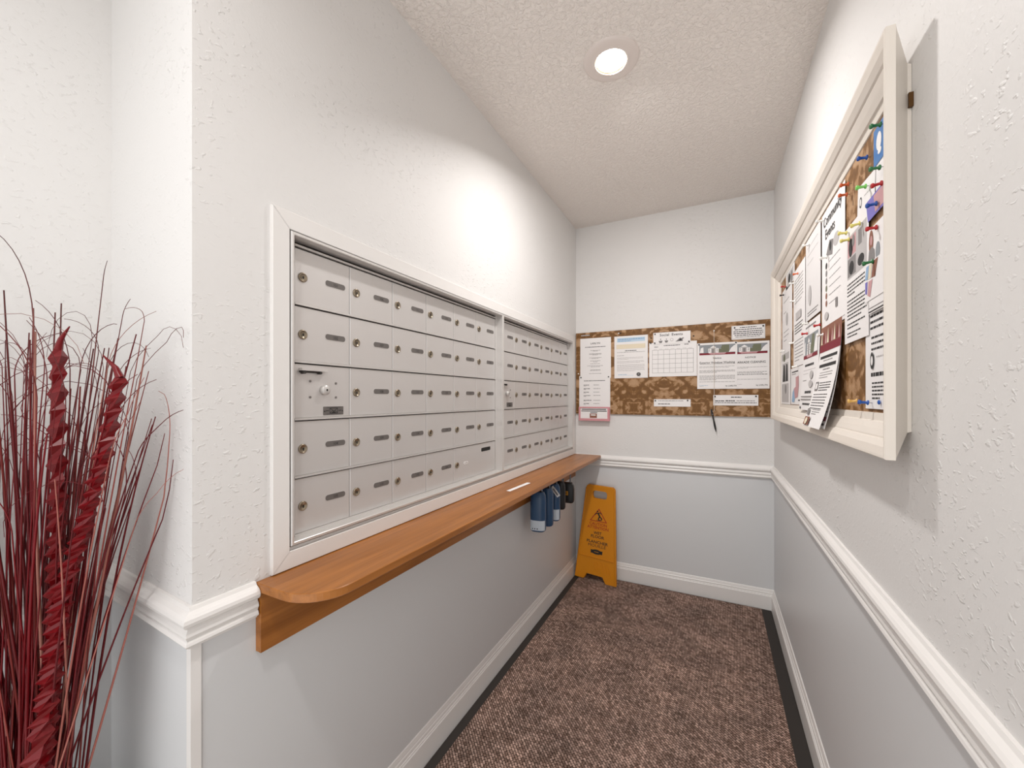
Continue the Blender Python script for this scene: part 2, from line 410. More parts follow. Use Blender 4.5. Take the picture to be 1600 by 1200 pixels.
def mail_unit(y_frame0, y_frame1, y_door, label, numbers, cols=6):
    u = thing('mailbox_unit', label, 'mailbox', (XD, (y_frame0+y_frame1)/2, 0.893), 'wall mailbox units')
    for seg in ring_rails(y_frame0, y_frame1, .893, 1.620, [(0, -.879), (0, -.868), (.0015, -.8665), (.0065, -.8665), (.008, -.868), (.008, -.904)]):
        seg.build('frame_rail', ALU_L, u)
    # thin inner stiles and top strip around the doors
    mb = MB(); mb.box(XD-.004, XD+.001, y_frame0+.008, y_door-.001, .901, 1.612); mb.build('stile', ALU_L, u)
    mb = MB(); mb.box(XD-.004, XD+.001, y_door+6*PITCH_Y+.0005, y_frame1-.008, .901, 1.612); mb.build('stile', ALU_L, u)
    mb = MB(); mb.box(XD-.004, XD+.004, y_door, y_door+6*PITCH_Y, 1.6005, 1.6055); mb.build('top_strip', ALU_L, u)
    mb = MB(); mb.box(XD-.025, XD-.006, y_frame0-(.0048 if y_frame0 < 1 else 0), y_frame1+(.0048 if y_frame1 > 2 else 0), .8885, 1.6245); mb.build('back_panel', DARKGAP, u)
    for r in range(5):
        z = ROW_TOP-PITCH_Z*(r+1)
        mb = MB(); mb.prism([(XD-.003, -1), (XD+.0035, -1), (XD+.0035, 1), (XD-.003, 1)], 0, 1)
        mb.v = [(x, y_door if y < 0 else y_door+6*PITCH_Y, z+.0014+(.005 if h > .5 else 0)) for x, y, h in mb.v]
        mb.build('row_rail', ALU_L, u)
    base = Vector(ORG[u.name])
    for c in range(cols):
        for r in range(5):
            n = numbers.get((c, r))
            if n is None: continue
            big = n == 'BIG'
            p = Vector((XD, y_door+c*PITCH_Y, ROW_TOP-PITCH_Z*(r+1)))
            d = link('door', DOOR2 if big else DOOR1, u, p-base)
            if n == 'MASTER':
                d['label'] = 'door with a round carrier lock, handle bar and small metal plate'
                master(d); continue
            l = link('lock', LOCK, d, (0, .0225, PITCH_Z/2+.001))
            if big:
                d['label'] = 'double-width door with a black mail slot'
                link('number_plate', plate_mesh('51778', .030, .011, (PAPER, PLATE_INK), ALU_L), d, (0, .086, PITCH_Z/2+.002))['label'] = 'small white label'
                mb = MB(); plate_geo(mb, rrect(.078, .016, .004), 0, .0008, 0, 0, 0); plate_geo(mb, rrect(.084, .021, .006), 0, .0005, 0, 0, 1)
                me = mb.mesh('mail_slot', [HOLE, ALU_L]); link('mail_slot', me, d, (0, .245, PITCH_Z-.030))
            else:
                link('number_plate', plate_mesh(n), d, (0, .1177, PITCH_Z/2+.005))
    return u
def master(d):
    """carrier access door: raised lock, four screws, a handle bar and an engraved plate"""
    mb = MB(); mb.lathe([(.0125, 0), (.0125, .010), (.011, .012), (.0001, .012)], (0,0,0), (1,0,0), 20)
    plate_geo(mb, rrect(.0045, .0055, .001, 2), .0118, .0124, .001, 0, 1)
    link('lock', mb.mesh('lock', [ALU_L, HOLE]), d, (0, .082, .076))
    sc = MB(); sc.lathe([(.0032, 0), (.0032, .001), (.0022, .0018)], (0,0,0), (1,0,0), 10); sm = sc.mesh('screw', [PLATE])
    for y, z in ((.043, .0975), (.043, .0575), (.119, .0945), (.119, .0570)): link('screw', sm, d, (0, y, z))
    mb = MB(); mb.box(0, .013, .012, .086, .1225, .1285, 0); mb.box(0, .006, .013, .070, .118, .1225, 1)
    mb.lathe([(.004, 0), (.004, .013)], (0, .020, .1185), (1,0,0), 10, 1); mb.lathe([(.0035, 0), (.0035, .011)], (0, .066, .1185), (1,0,0), 10, 1)
    link('handle', mb.mesh('handle', [ALU_L, DARKGAP]), d)
    mb = MB(); plate_geo(mb, rrect(.062, .022, .001, 1), 0, .0012, 0, 0, 0)
    def bar(y0, z0, y1, z1, th):
        v = Vector((y1-y0, z1-z0)); q = Vector((-v.y, v.x)).normalized()*th/2
        mb.add([(.0015, y0+q.x, z0+q.y), (.0015, y1+q.x, z1+q.y), (.0015, y1-q.x, z1-q.y), (.0015, y0-q.x, z0-q.y)], [(0,1,2,3)], 1)
    for a in ((-.012,.0065,.012,.0065), (-.012,-.0065,.012,-.0065), (-.012,-.0065,-.012,.0065), (.012,-.0065,.012,.0065), (-.012,.0065,0,-.001), (0,-.001,.012,.0065), (-.012,-.0065,-.003,.001), (.012,-.0065,.003,.001)):
        bar(*a, .0014)
    mb.add([(.0016,-.008,-.006),(.0016,.008,-.006),(.0016,0,-.0005)], [(0,1,2)], 1)
    for y in (-.028, .028): mb.lathe([(.0018, .0012), (.0018, .002)], (0, y, -.001), (1,0,0), 8, 1)
    for y0, y1 in ((-.025,-.015), (.015, .024)): bar(y0, 0, y1, 0.0005, .0018)
    bar(-.022, -.0085, .022, -.0085, .0008); bar(-.022, .0085, .022, .0085, .0008)
    link('plate', mb.mesh('plate', [PLATE, PLATE_INK]), d, (0, .1115, .022))['label'] = 'engraved metal plate with an envelope mark'
num = {}; k = 101
for c in range(6):
    for r in range(5):
        if (c, r) == (0, 2): num[c, r] = 'MASTER'; k += 1
        elif (c, r) == (4, 4): num[c, r] = 'BIG'
        elif (c, r) == (5, 4): pass
        else: num[c, r] = str(k); k += 1
mail_unit(0.593, 1.6295, 0.622, 'aluminium wall mailbox unit whose bottom row ends in a double-width door with a mail slot', num)
num = {}; k = 201
for c in range(6):
    for r in range(5):
        if (c, r) == (0, 2): num[c, r] = 'MASTER'
        else: num[c, r] = str(k)
        k += 1
mail_unit(1.6305, 2.6550, 1.646, 'aluminium wall mailbox unit next to the back wall with five rows of equal doors', num)

# ================================================================== SHELF
SZ0, SZ1, SX, SY0 = 0.8205, 0.840, -0.690, 0.517
t = thing('wall_shelf', 'long honey-coloured wooden shelf with one rounded corner below the mailboxes', 'shelf', (-.80, 1.6, SZ0))
poly = [(XL+.0005, SY0), (SX-.095, SY0)]
for k in range(1, 13):
    a = -PI/2+PI/2*k/12; poly.append((SX-.095+.095*math.cos(a), SY0+.095+.095*math.sin(a)))
poly += [(SX, 2.722), (SX-.010, 2.732), (XL+.0005, 2.732)]
mb = MB()
n = len(poly); e = .0015; cx, cy = -.79, 1.6
def shrink(p, e): return (p[0]+(e if p[0] < cx else -e), p[1]+(e if p[1] < cy else -e))
lay = [([shrink(p, e) for p in poly], SZ0), (poly, SZ0+e), (poly, SZ1-e), ([shrink(p, e) for p in poly], SZ1)]
vs = [(x, y, z) for L_, z in lay for x, y in L_]
mb.add(vs, [tuple(range(n)), tuple(range(3*n, 4*n))]+[(j*n+q, j*n+(q+1) % n, (j+1)*n+(q+1) % n, (j+1)*n+q) for j in range(3) for q in range(n)])
mb.build('shelf_board', WOOD, t)
mb = MB(); mb.box(XL+.0005, XL+.0185, 0.519, 2.69, .692, SZ0); mb.build('back_board', WOOD, t)
mb = MB(); mb.tube([(-.805, 1.80, .778), (-.805, 2.52, .778)], .006, 8)
for y in (1.815, 2.505): mb.tube([(-.805, y, SZ0), (-.805, y, .772)], .004, 6)
mb.build('hanging_rod', mat('dark_metal', (40, 34, 30), 0.4, 0.6), t)
mb = MB(); mb.add([(-.785, 1.505, SZ1+.0003), (-.766, 1.500, SZ1+.0003), (-.756, 1.690, SZ1+.0003), (-.775, 1.694, SZ1+.0003)]+[(-.785, 1.505, SZ1+.0011), (-.766, 1.500, SZ1+.0011), (-.756, 1.690, SZ1+.0011), (-.775, 1.694, SZ1+.0011)],
    [(3,2,1,0), (4,5,6,7), (0,1,5,4), (1,2,6,5), (2,3,7,6), (3,0,4,7)])
tag(mb.build('paper_strip', PAPER, None, (-.77, 1.6, SZ1)), 'narrow white paper strip lying on the wooden shelf', 'paper')

# ================================================================== LOCKBOXES under the shelf
BLUE = mat('blue_lockbox', (38, 72, 108), 0.32); BLACK = mat('black_lockbox', (20, 18, 20), 0.4)
STEEL = mat('shackle_steel', (120, 122, 126), 0.3, 0.9); AMBER = mat('amber_button', (196, 138, 40), 0.4)
def lockbox(y, xc, z0, h, w, d, body, label, lab=None, tagc=False, button=False, rot=0.0, grp='lockboxes hanging under the shelf', rr=.45):
    t = thing('lockbox', label, 'lockbox', (xc, y, z0), grp)
    t.rotation_euler = (0, 0, rot)
    mb = MB(); r = min(w, d)*rr
    prof = [(.86, 0), (.97, .006), (1, .015), (1, h-.04), (.94, h-.018), (.72, h)]
    pts = rrect(w, d, r, 4); n = len(pts)
    vs = [(a*s_, b*s_, z) for s_, z in prof for a, b in pts]
    mb.add(vs, [(j*n+q, j*n+(q+1) % n, (j+1)*n+(q+1) % n, (j+1)*n+q) for j in range(len(prof)-1) for q in range(n)], 0, True)
    mb.add(vs[:n], [tuple(range(n))[::-1]]); mb.add(vs[-n:], [tuple(range(n))])
    link('body', mb.mesh('body', [body]), t)
    top = .778-z0+.010
    mb = MB(); pts = [(-w*.24, 0, h-.01), (-w*.24, 0, top-.012)]+[(-w*.24*math.cos(q), 0, top-.012+w*.20*math.sin(q)) for q in (.5, 1.05, 1.57, 2.09, 2.64)]+[(w*.24, 0, top-.012), (w*.24, 0, h-.01)]
    mb.tube(pts, .0038, 7); link('shackle', mb.mesh('shackle', [STEEL]), t)
    if lab:
        mb = MB(); q = rrect(w*1.012, d*1.012, r, 4)
        q = [p for p in q if p[1] < -d*.12]
        q.sort(key=lambda p: p[0]); m_ = len(q)
        mb.add([(a, b, .008) for a, b in q]+[(a, b, .008+lab) for a, b in q], [(i_, i_+1, m_+i_+1, m_+i_) for i_ in range(m_-1)], 0)
        for i_ in range(3): mb.box(-w*.3+i_*.012, -w*.3+i_*.012+.005, -d*.516, -d*.507, .014, .020, 1)
        link('label_sticker', mb.mesh('label_sticker', [mat('sticker_white', (206, 216, 226), 0.5), INK]), t)
    if tagc:
        mb = MB(); c_, s_ = math.cos(-.9), math.sin(-.9)
        q = [(x*c_-z*s_, x*s_+z*c_) for x, z in ((-.032, -.0105), (.032, -.0105), (.032, .0105), (-.032, .0105))]
        mb.add([(.02+x, -d*.5-.006, h-.035+z) for x, z in q]+[(.02+x, -d*.5-.0045, h-.035+z) for x, z in q], [(0,1,2,3), (7,6,5,4), (0,1,5,4), (1,2,6,5), (2,3,7,6), (3,0,4,7)], 0)
        q = [(x*c_-z*s_, x*s_+z*c_) for x, z in ((-.018, -.005), (.024, -.005), (.024, .005), (-.018, .005))]
        mb.add([(.02+x, -d*.5-.0063, h-.035+z) for x, z in q], [(0,1,2,3)], 1)
        link('key_tag', mb.mesh('key_tag', [PAPER, INK_G]), t)['label'] = 'white rectangular tag'
    if button:
        mb = MB(); mb.box(-.012, .012, -d*.5-.003, -d*.5+.002, h*.40, h*.40+.024); mb.box(-.005, .005, -d*.5-.004, -d*.5, h*.40+.007, h*.40+.017, 1)
        link('button', mb.mesh('button', [AMBER, mat('amber_dark', (150, 96, 30), 0.4)]), t)
    return t
lockbox(1.885, -.800, .557, .200, .080, .058, BLUE, 'blue lockbox with a white sticker and no tag hanging under the shelf', lab=.050, rot=.12)
lockbox(1.985, -.797, .557, .200, .078, .056, BLUE, 'plain blue lockbox hanging between two others with white stickers', rot=.12)
lockbox(2.080, -.793, .560, .200, .078, .056, BLUE, 'blue lockbox with a white tag and white sticker hanging beside a black one', lab=.056, tagc=True, rot=.10)
lockbox(2.170, -.790, .600, .155, .070, .050, BLACK, 'small plain black lockbox hanging next to the blue ones', rot=.10)
lockbox(2.300, -.790, .607, .118, .088, .045, BLACK, 'black lockbox with a square amber button hanging under the shelf', button=True, rot=.15, rr=.25)

# ================================================================== RECESSED LAMP AND ADDED FILL LAMP
LENS = mat('lamp_lens', (255, 252, 246), 0.4, emit=(255, 248, 238), strength=9)
GOLD = mat('warm_reflector', (214, 190, 150), 0.25, 0.7)
RING = mat('lamp_trim_white', (228, 218, 212), 0.5)
def annulus(mb, prof, o, seg=48, mi=0):
    """open surface of revolution about -Z"""
    b = len(mb.v)
    for r, h in prof:
        for k in range(seg):
            a = 2*PI*k/seg; mb.v.append((o[0]+r*math.cos(a), o[1]+r*math.sin(a), o[2]-h))
    for i_ in range(len(prof)-1):
        for k in range(seg):
            k2 = (k+1) % seg
            mb.f.append([b+i_*seg+k, b+i_*seg+k2, b+(i_+1)*seg+k2, b+(i_+1)*seg+k]); mb.m.append(mi); mb.sm.append(True)
def lamp(x, y, label, watts, tilt=0, size=.052):
    t = thing('recessed_lamp', label, 'ceiling light', (x, y, ZC))
    mb = MB(); annulus(mb, [(.097, 0), (.095, .004), (.088, .0075), (.072, .0085), (.060, .0085), (.0565, .0095), (.0555, .0085)], (x, y, ZC)); mb.build('trim_ring', RING, t)
    mb = MB(); annulus(mb, [(.0555, .0085), (.0550, .003), (.0515, .003)], (x, y, ZC)); mb.build('reflector', GOLD, t)
    mb = MB(); annulus(mb, [(.0520, .003), (.049, .006), (.035, .0085), (.018, .0095), (.0005, .010)], (x, y, ZC)); mb.build('lens', LENS, t)
    ld = bpy.data.lights.new('lamp_light', 'AREA'); ld.shape = 'DISK'; ld.size = size*2; ld.energy = watts; ld.color = (1.0, .975, .955); ld.spread = math.radians(160)
    lo = bpy.data.objects.new('lamp_light', ld); COL.objects.link(lo); lo.parent = t; lo.location = (0, 0, -.022); lo.rotation_euler = (math.radians(tilt), math.radians(-tilt*.25), 0)   # gimbal lamp turned towards the back wall
    return t
lamp(-.327, 1.432, 'round white recessed ceiling lamp lit over the mailbox niche', LAMP_NICHE, 16)
lamp(-.33, -.08, 'round white fill lamp added out of view in the ceiling just outside the niche', LAMP_FILL)  # added out of view to brighten the walls nearest the camera

# ================================================================== PAPERS AND PINS
class Plane:
    def __init__(s, o, r, n): s.o = Vector(o); s.r = Vector(r); s.n = Vector(n); s.u = Vector((0,0,1))
    def p(s, a, z, off): return s.o+s.r*a+s.u*z+s.n*off
BACKP = Plane((0, 2.744, 0), (1,0,0), (0,-1,0))      # a = X
SIDEP = Plane((.2985, 0, 0), (0,-1,0), (-1,0,0))     # a = -Y
INKS = {'k': INK, 'g': INK_G, 'l': INK_L, 'b': INK_B, 'lb': INK_LB, 't': INK_T, 'r': INK_R, 'grn': INK_GRN, 'sky': INK_SKY, 'br': INK_BR, 'p': INK_P, 'pk': INK_PK, 'w': PAPER, 'red': RED}
INK_KEYS = list(INKS)
def sheet(plane, a, z, w, h, name, label, cat='notice', layer=1, curl=0.0, items=(), m=PAPER, tilt=0.0, group=None, side_curl=0.0, grid=8, shear=0.0):
    """a sheet whose top-left corner is at (a, z) on the board; v runs down; items are printed on it"""
    ct, st = math.cos(tilt), math.sin(tilt)
    base = .0006+.0011*layer
    def M(u, v, off=0.0):
        c = base+off+curl*(max(v, 0)/h)**2+side_curl*(u/w)**3
        return plane.p(a+u*ct+v*st+shear*v, z-v*ct+u*st, c)
    mb = MB(); n = grid
    for off in (0, -.0004):
        vs = [M(w*i_/n, h*j/n, off) for j in range(n+1) for i_ in range(n+1)]
        mb.add(vs, [(j*(n+1)+i_, j*(n+1)+i_+1, (j+1)*(n+1)+i_+1, (j+1)*(n+1)+i_) for j in range(n) for i_ in range(n)], 0, True)
    edge = [(i_, 0) for i_ in range(n)]+[(n, j) for j in range(n)]+[(n-i_, n) for i_ in range(n)]+[(0, n-j) for j in range(n)]
    k = (n+1)**2; ne = len(edge)
    vs = [M(w*i_/n, h*j/n, 0) for i_, j in edge]+[M(w*i_/n, h*j/n, -.0004) for i_, j in edge]
    mb.add(vs, [(q, (q+1) % ne, ne+(q+1) % ne, ne+q) for q in range(ne)], 0)
    org = tuple(M(w/2, h, 0))
    o = mb.build(name, m, None, org); tag(o, label, cat, group or ('papers on the back wall board' if plane is BACKP else 'papers in the framed board'))
    if items:
        pb = MB(); used = {}
        def ix(c):
            if c not in used: used[c] = len(used)
            return used[c]
        lev = [0]
        def rect(u0, v0, u1, v1, c, off=None):
            lev[0] += 1
            off = off or (.00025+.00002*lev[0])
            nv = max(1, min(8, int(abs(v1-v0)/.02)+1)); nu = 1 if side_curl == 0 else max(1, int(abs(u1-u0)/.02)+1)
            vs = [M(u0+(u1-u0)*i_/nu, v0+(v1-v0)*j/nv, off) for j in range(nv+1) for i_ in range(nu+1)]
            pb.add(vs, [(j*(nu+1)+i_, j*(nu+1)+i_+1, (j+1)*(nu+1)+i_+1, (j+1)*(nu+1)+i_) for j in range(nv) for i_ in range(nu)], ix(c))
        def words(u0, u1, v, th, c):
            u = u0
            while u < u1-.003:
                l_ = min(random.uniform(.006, .020), u1-u); rect(u, v, u+l_, v+th, c, .0003); u += l_+.0022
        for it in items:
            if it[0] == 't':
                _, s_, u, v, size, c = it[:6]; wx = it[6] if len(it) > 6 else 1.0
                vs, fs = text_geo(s_)
                if len(it) > 7: wx = it[7]/((max(q[0] for q in vs)-min(q[0] for q in vs))*size)
                pb.add([M(u+x*size*wx, v-y*size, .0009) for x, y in vs], fs, ix(c))
            elif it[0] == 'r': rect(*it[1:6])
            elif it[0] == 'w': words(*it[1:6])
            elif it[0] == 'blk':
                _, u0, u1, v0, dv, nl, th, c = it
                for q in range(nl): words(u0, u1 if q < nl-1 else u0+(u1-u0)*random.uniform(.35, .9), v0+q*dv, th, c)
            elif it[0] == 'ctr':
                _, wl, v, th, c = it; words(w/2-wl/2, w/2+wl/2, v, th, c)
            elif it[0] == 'poly':
                _, pts, c = it; lev[0] += 1
                pb.add([M(u, v, .0004+.00003*lev[0]) for u, v in pts], [tuple(range(len(pts)))], ix(c))
            elif it[0] == 'disc':
                _, u, v, ru, rv, c = it; lev[0] += 1
                pb.add([M(u+ru*math.cos(2*PI*q/14), v+rv*math.sin(2*PI*q/14), .0004+.00003*lev[0]) for q in range(14)], [tuple(range(14))], ix(c))
        pb.build('print', [INKS[c] for c in used], o)['kind'] = 'stuff'
    return o
PINC = {'black': mat('pin_black', (30, 26, 26), .35), 'white': mat('pin_white', (236, 234, 228), .35), 'blue': mat('pin_blue', (24, 78, 160), .35), 'red': mat('pin_red', (176, 30, 34), .35),
        'green': mat('pin_green', (40, 110, 60), .35), 'lime': mat('pin_lime', (120, 200, 90), .35), 'yellow': mat('pin_yellow', (226, 214, 120), .35), 'orange': mat('pin_orange', (200, 92, 44), .35), 'clear': mat('pin_amber', (222, 176, 96), .35)}
def tack(plane, a, z, label, col='black', layer=3, group=None, r=.0048):
    """flat drawing pin"""
    mb = MB(); o = plane.p(a, z, .0006+.0011*layer); mb.lathe([(r*.5, -.001), (r, 0), (r*.95, .0016), (r*.5, .0028)], o, plane.n, 10)
    tag(mb.build('thumb_tack', PINC[col], None, tuple(o)), label, 'pin', group or 'pins in the notice boards')
def pushpin(plane, a, z, col, label, layer=2, tilt=(0, 0), group=None):
    """push pin with needle, waist and two collars standing out of the board"""
    o = plane.p(a, z, .0006+.0011*layer); ax = (plane.n+plane.r*tilt[0]+plane.u*tilt[1]).normalized()
    t = MB(); t.lathe([(.0006, -.003), (.0006, .003)], o, ax, 6, 1)
    t.lathe([(.0050, .003), (.0052, .0048), (.0026, .0062), (.0030, .0145), (.0046, .0165), (.0048, .0195), (.0034, .0205)], o, ax, 12, 0)
    tag(t.build('push_pin', [PINC[col], STEEL], None, tuple(o)), label, 'pin', group or 'pins in the notice boards')

# ---------------------------------------------------------------- fabric board on the back wall
t = thing('bulletin_board', 'brown damask fabric notice board on the back wall', 'notice board', (-.29, YB, 1.123))
mb = MB(); mb.box(-.873, .294, 2.744, YB-.0005, 1.123, 1.692); mb.build('fabric_panel', DAMASK_X, t)
bk = 'k'
sheet(BACKP, -.842, 1.651, .216, .279, 'contact_list', 'white notice headed LARLYN with short centred lines, above another sheet', layer=1, items=[
    ('t', 'LARLYN', .108, .043, .017, 'k', 1.1), ('ctr', .145, .060, .0042, 'k')] + [('ctr', wl, v, .0024, 'g') for wl, v in
    ((.070,.085),(.035,.090),(.085,.108),(.085,.112),(.040,.117),(.085,.136),(.050,.141),(.070,.158),(.030,.165),(.070,.178),(.115,.192),(.065,.199),(.070,.220),(.075,.225),(.090,.246))])
it2 = [('ctr', .150, .032, .0042, 'k')]
for q, v in enumerate((.062, .087, .112, .135, .168, .192)):
    it2 += [('w', .032, .032+random.uniform(.035, .06), v, .0040, 'k'), ('w', .032, .050, v+.007, .0022, 'g'), ('w', .102, .102+random.uniform(.035, .05), v, .0032, 'g')]
sheet(BACKP, -.849, 1.388, .218, .283, 'contact_list', 'white contact list in two columns behind the pink holder', layer=2, items=it2)
sheet(BACKP, -.603, 1.650, .218, .283, 'newsletter', 'white sheet with a pale blue heading and a tan band', layer=1, items=[
    ('r', .018, .012, .200, .040, 'lb'), ('w', .024, .196, .018, .008, 'b'), ('w', .024, .110, .031, .005, 'b'), ('r', .014, .056, .202, .086, 't'), ('ctr', .075, .097, .0045, 'k'), ('w', .018, .200, .108, .0022, 'g'),
    ('w', .018, .065, .130, .0025, 'g'), ('blk', .018, .190, .144, .006, 3, .0022, 'l'), ('blk', .018, .195, .168, .006, 3, .0022, 'l'), ('blk', .018, .198, .192, .006, 8, .0022, 'l'), ('w', .026, .085, .257, .003, 'b'), ('w', .026, .130, .264, .002, 'lb'),
    ('disc', .160, .258, .013, .011, 'k'), ('disc', .160, .258, .008, .006, 'g')])
grid = []
gx0, gx1, gy0, gy1 = .020, .264, .048, .196
for q in range(8): x = gx0+(gx1-gx0)*q/7; grid.append(('r', x-.0007, gy0, x+.0007, gy1, 'g'))
for q in range(6): y = gy0+(gy1-gy0)*q/5; grid.append(('r', gx0, y-.0007, gx1, y+.0007, 'g'))
for q in range(7): grid.append(('w', gx0+.008+.0349*q, gx0+.028+.0349*q, gy0-.006, .002, 'l'))
sheet(BACKP, -.377, 1.592, .284, .220, 'calendar', 'white landscape calendar sheet with an empty grid of days', 'calendar', layer=1, items=grid+[('w', .090, .188, .019, .004, 'k'), ('w', .032, .056, .026, .003, 'k'), ('w', .212, .236, .017, .004, 'k')])
def cup(u, v, s_, c='g'):
    return [('poly', [(u-s_, v), (u+s_, v), (u+s_*.62, v+s_*1.1), (u-s_*.62, v+s_*1.1)], c), ('r', u-s_*1.1, v-.0022, u+s_*1.1, v-.0002, 'k'), ('disc', u, v-s_*1.05, s_*.3, s_*.4, c)]
sheet(BACKP, -.351, 1.6565, .222, .075, 'header_strip', 'white strip reading Social Events with small drawings of bowls', layer=3, items=[
    ('t', 'Social  Events', .108, .024, .0225, 'k', 1.12)]+cup(.045, .056, .011)+cup(.080, .056, .010)+[('disc', .112, .050, .010, .010, 'l'), ('disc', .112, .050, .007, .007, 'w'),
    ('poly', [(.134, .064), (.150, .050), (.160, .040), (.170, .044), (.180, .038), (.176, .052), (.178, .062)], 'g'), ('poly', [(.150, .058), (.165, .046), (.172, .058)], 'k'), ('disc', .180, .044, .004, .003, 'g')])
def gatehouse(w, y0, y1, red=True):
    """printed header picture: trees, white gateway and a dark red band"""
    h = y1-y0; L_ = [('r', .012, y0, w-.010, y1, 'sky'), ('r', .135, y0+.004, .175, y1-.014, 'grn'), ('r', .118, y0+h*.45, .150, y1-.014, 'grn'), ('disc', .150, y0+h*.34, .020, h*.24, 'grn'),
        ('poly', [(.014, y1-.014), (.020, y0+h*.3), (.034, y0+h*.22), (.036, y1-.014)], 'w'), ('r', .062, y0+h*.36, .076, y1-.012, 'w'), ('r', .076, y0+h*.30, .102, y1-.012, 'l'), ('r', .102, y0+h*.36, .118, y1-.012, 'w'),
        ('poly', [(.070, y0+h*.30), (.089, y0+h*.10), (.108, y0+h*.30)], 'w'), ('r', .082, y0+h*.40, .096, y1-.012, 'g'), ('poly', [(.172, y1-.014), (.184, y0+h*.4), (.200, y0+h*.15), (w-.010, y0+h*.12), (w-.010, y1-.014)], 'w'),
        ('r', .184, y0+h*.35, .198, y0+h*.6, 'g')]
    L_ += [('r', .066, y0+h*(.42+.1*q), .070, y0+h*(.47+.1*q), 'k') for q in range(3)]+[('r', .108, y0+h*(.42+.1*q), .112, y0+h*(.47+.1*q), 'k') for q in range(3)]
    if red: L_ += [('r', .012, y1-.012, w-.010, y1, 'r'), ('poly', [(.060, y1-.012), (.160, y1-.012), (.150, y1-.003), (.075, y1-.003)], 'pk'), ('r', .078, y1-.006, .148, y1-.003, 'w')]
    return L_
sheet(BACKP, .0735, 1.568, .216, .279, 'notice_sheet', 'notice reading PARKADE CLEANING with a gateway picture, its left edge covered', layer=1, items=gatehouse(.216, .012, .072)+[
    ('t', 'NOTICE', .120, .098, .0130, 'k', 1.15), ('t', 'PARKADE CLEANING', .1215, .128, .0185, 'k', 1, .150), ('blk', .050, .205, .150, .006, 2, .0018, 'g'), ('blk', .050, .205, .178, .007, 2, .002, 'k'), ('w', .050, .205, .193, .003, 'k'), ('w', .050, .205, .222, .0018, 'g'), ('w', .050, .080, .252, .002, 'l'), ('t', 'by LARLYN', .178, .262, .012, 'k')])
sheet(BACKP, -.091, 1.572, .217, .282, 'notice_sheet', 'notice reading Exterior Window Washing with a gateway picture, hung beside the parkade notice', layer=3, items=gatehouse(.217, .012, .074)+[
    ('t', 'Notice', .110, .099, .0150, 'k', 1.1), ('t', 'Exterior Window Washing', .109, .127, .0175, 'k', 1.0), ('r', .016, .130, .202, .1312, 'k'), ('blk', .012, .205, .144, .007, 2, .0018, 'g'), ('blk', .012, .205, .168, .0065, 3, .0024, 'g'), ('blk', .012, .205, .200, .0065, 5, .0022, 'g'), ('w', .012, .205, .238, .0022, 'g'), ('w', .012, .060, .260, .0022, 'b'), ('w', .012, .035, .266, .002, 'g'), ('t', 'by LARLYN', .184, .268, .012, 'k')])
sheet(BACKP, .096, 1.666, .172, .083, 'laminated_card', 'laminated card with six rows of bold text above the parkade notice', 'card', layer=2, m=PAPER_G, items=[
    ('r', .006, .004, .166, .074, 'w'), ('ctr', .085, .010, .0045, 'k'), ('ctr', .140, .022, .0045, 'k'), ('ctr', .152, .034, .0048, 'k'), ('ctr', .152, .045, .0048, 'k'), ('ctr', .140, .056, .0045, 'k'), ('ctr', .130, .066, .004, 'g')])
sheet(BACKP, -.3476, 1.226, .219, .047, 'paper_strip', 'narrow white strip with two short lines of text below the calendar', layer=1, items=[('w', .026, .180, .008, .0035, 'g'), ('w', .026, .098, .028, .0045, 'k')])
sheet(BACKP, -.002, 1.2520, .236, .063, 'paper_strip', 'wide white strip with a bold heading below the window washing notice', layer=1, items=[('w', .095, .150, .011, .005, 'k'), ('w', .010, .060, .033, .005, 'k'), ('w', .066, .120, .032, .006, 'k'), ('w', .124, .218, .033, .004, 'g'), ('w', .010, .228, .044, .005, 'g')])
for a, z, ly, lb in ((-.836, 1.377, 4, 'black tack at the upper left corner of the contact list in two columns'), (-.642, 1.379, 4, 'black tack at the upper right corner of the contact list in two columns'),
        (-.340, 1.648, 5, 'black tack at the upper left corner of the Social Events strip'), (-.342, 1.590, 5, 'black tack at the lower left corner of the Social Events strip'), (-.138, 1.589, 5, 'black tack at the lower right corner of the Social Events strip'),
        (-.365, 1.625, 0, 'black tack stuck in bare fabric left of the Social Events strip'), (-.112, 1.622, 0, 'black tack stuck in bare fabric right of the Social Events strip'), (-.367, 1.592, 3, 'black tack at the upper left corner of the calendar'),
        (-.081, 1.564, 5, 'black tack at the upper left corner of the window washing notice'), (.119, 1.566, 5, 'black tack where the window washing and parkade notices meet'),
        (.112, 1.654, 4, 'black tack at the upper left corner of the laminated card'), (.258, 1.655, 4, 'black tack at the upper right corner of the laminated card'),
        (.007, 1.243, 3, 'black tack at the left end of the wide bold strip'), (.222, 1.244, 3, 'black tack at the right end of the wide bold strip'),
        (-.338, 1.217, 3, 'black tack at the left end of the narrow strip'), (-.146, 1.219, 3, 'black tack at the right end of the narrow strip')):
    tack(BACKP, a, z, lb, 'black', ly)
for a, z, lb in ((-.575, 1.671, 'white tack above the sheet with the pale blue heading'), (-.562, 1.672, 'black tack above the sheet with the pale blue heading'), (-.856, 1.405, 'white tack beside the LARLYN notice near the corner')):
    tack(BACKP, a, z, lb, 'black' if 'black' in lb else 'white', 0)
mb = MB(); o_ = (-.815, 2.744, 1.672); mb.box(-.838, -.772, 2.7425, 2.744, 1.667, 1.679)
o = mb.build('embossed_label', mat('brown_label_tape', (86, 60, 34), .5), None, (-.805, 2.744, 1.667)); tag(o, 'brown embossed label tape at the board corner above the LARLYN notice', 'label')
pm = MB()
for q in range(9): pm.box(-.835+q*.0068, -.8305+q*.0068, 2.7420, 2.7426, 1.670, 1.676)
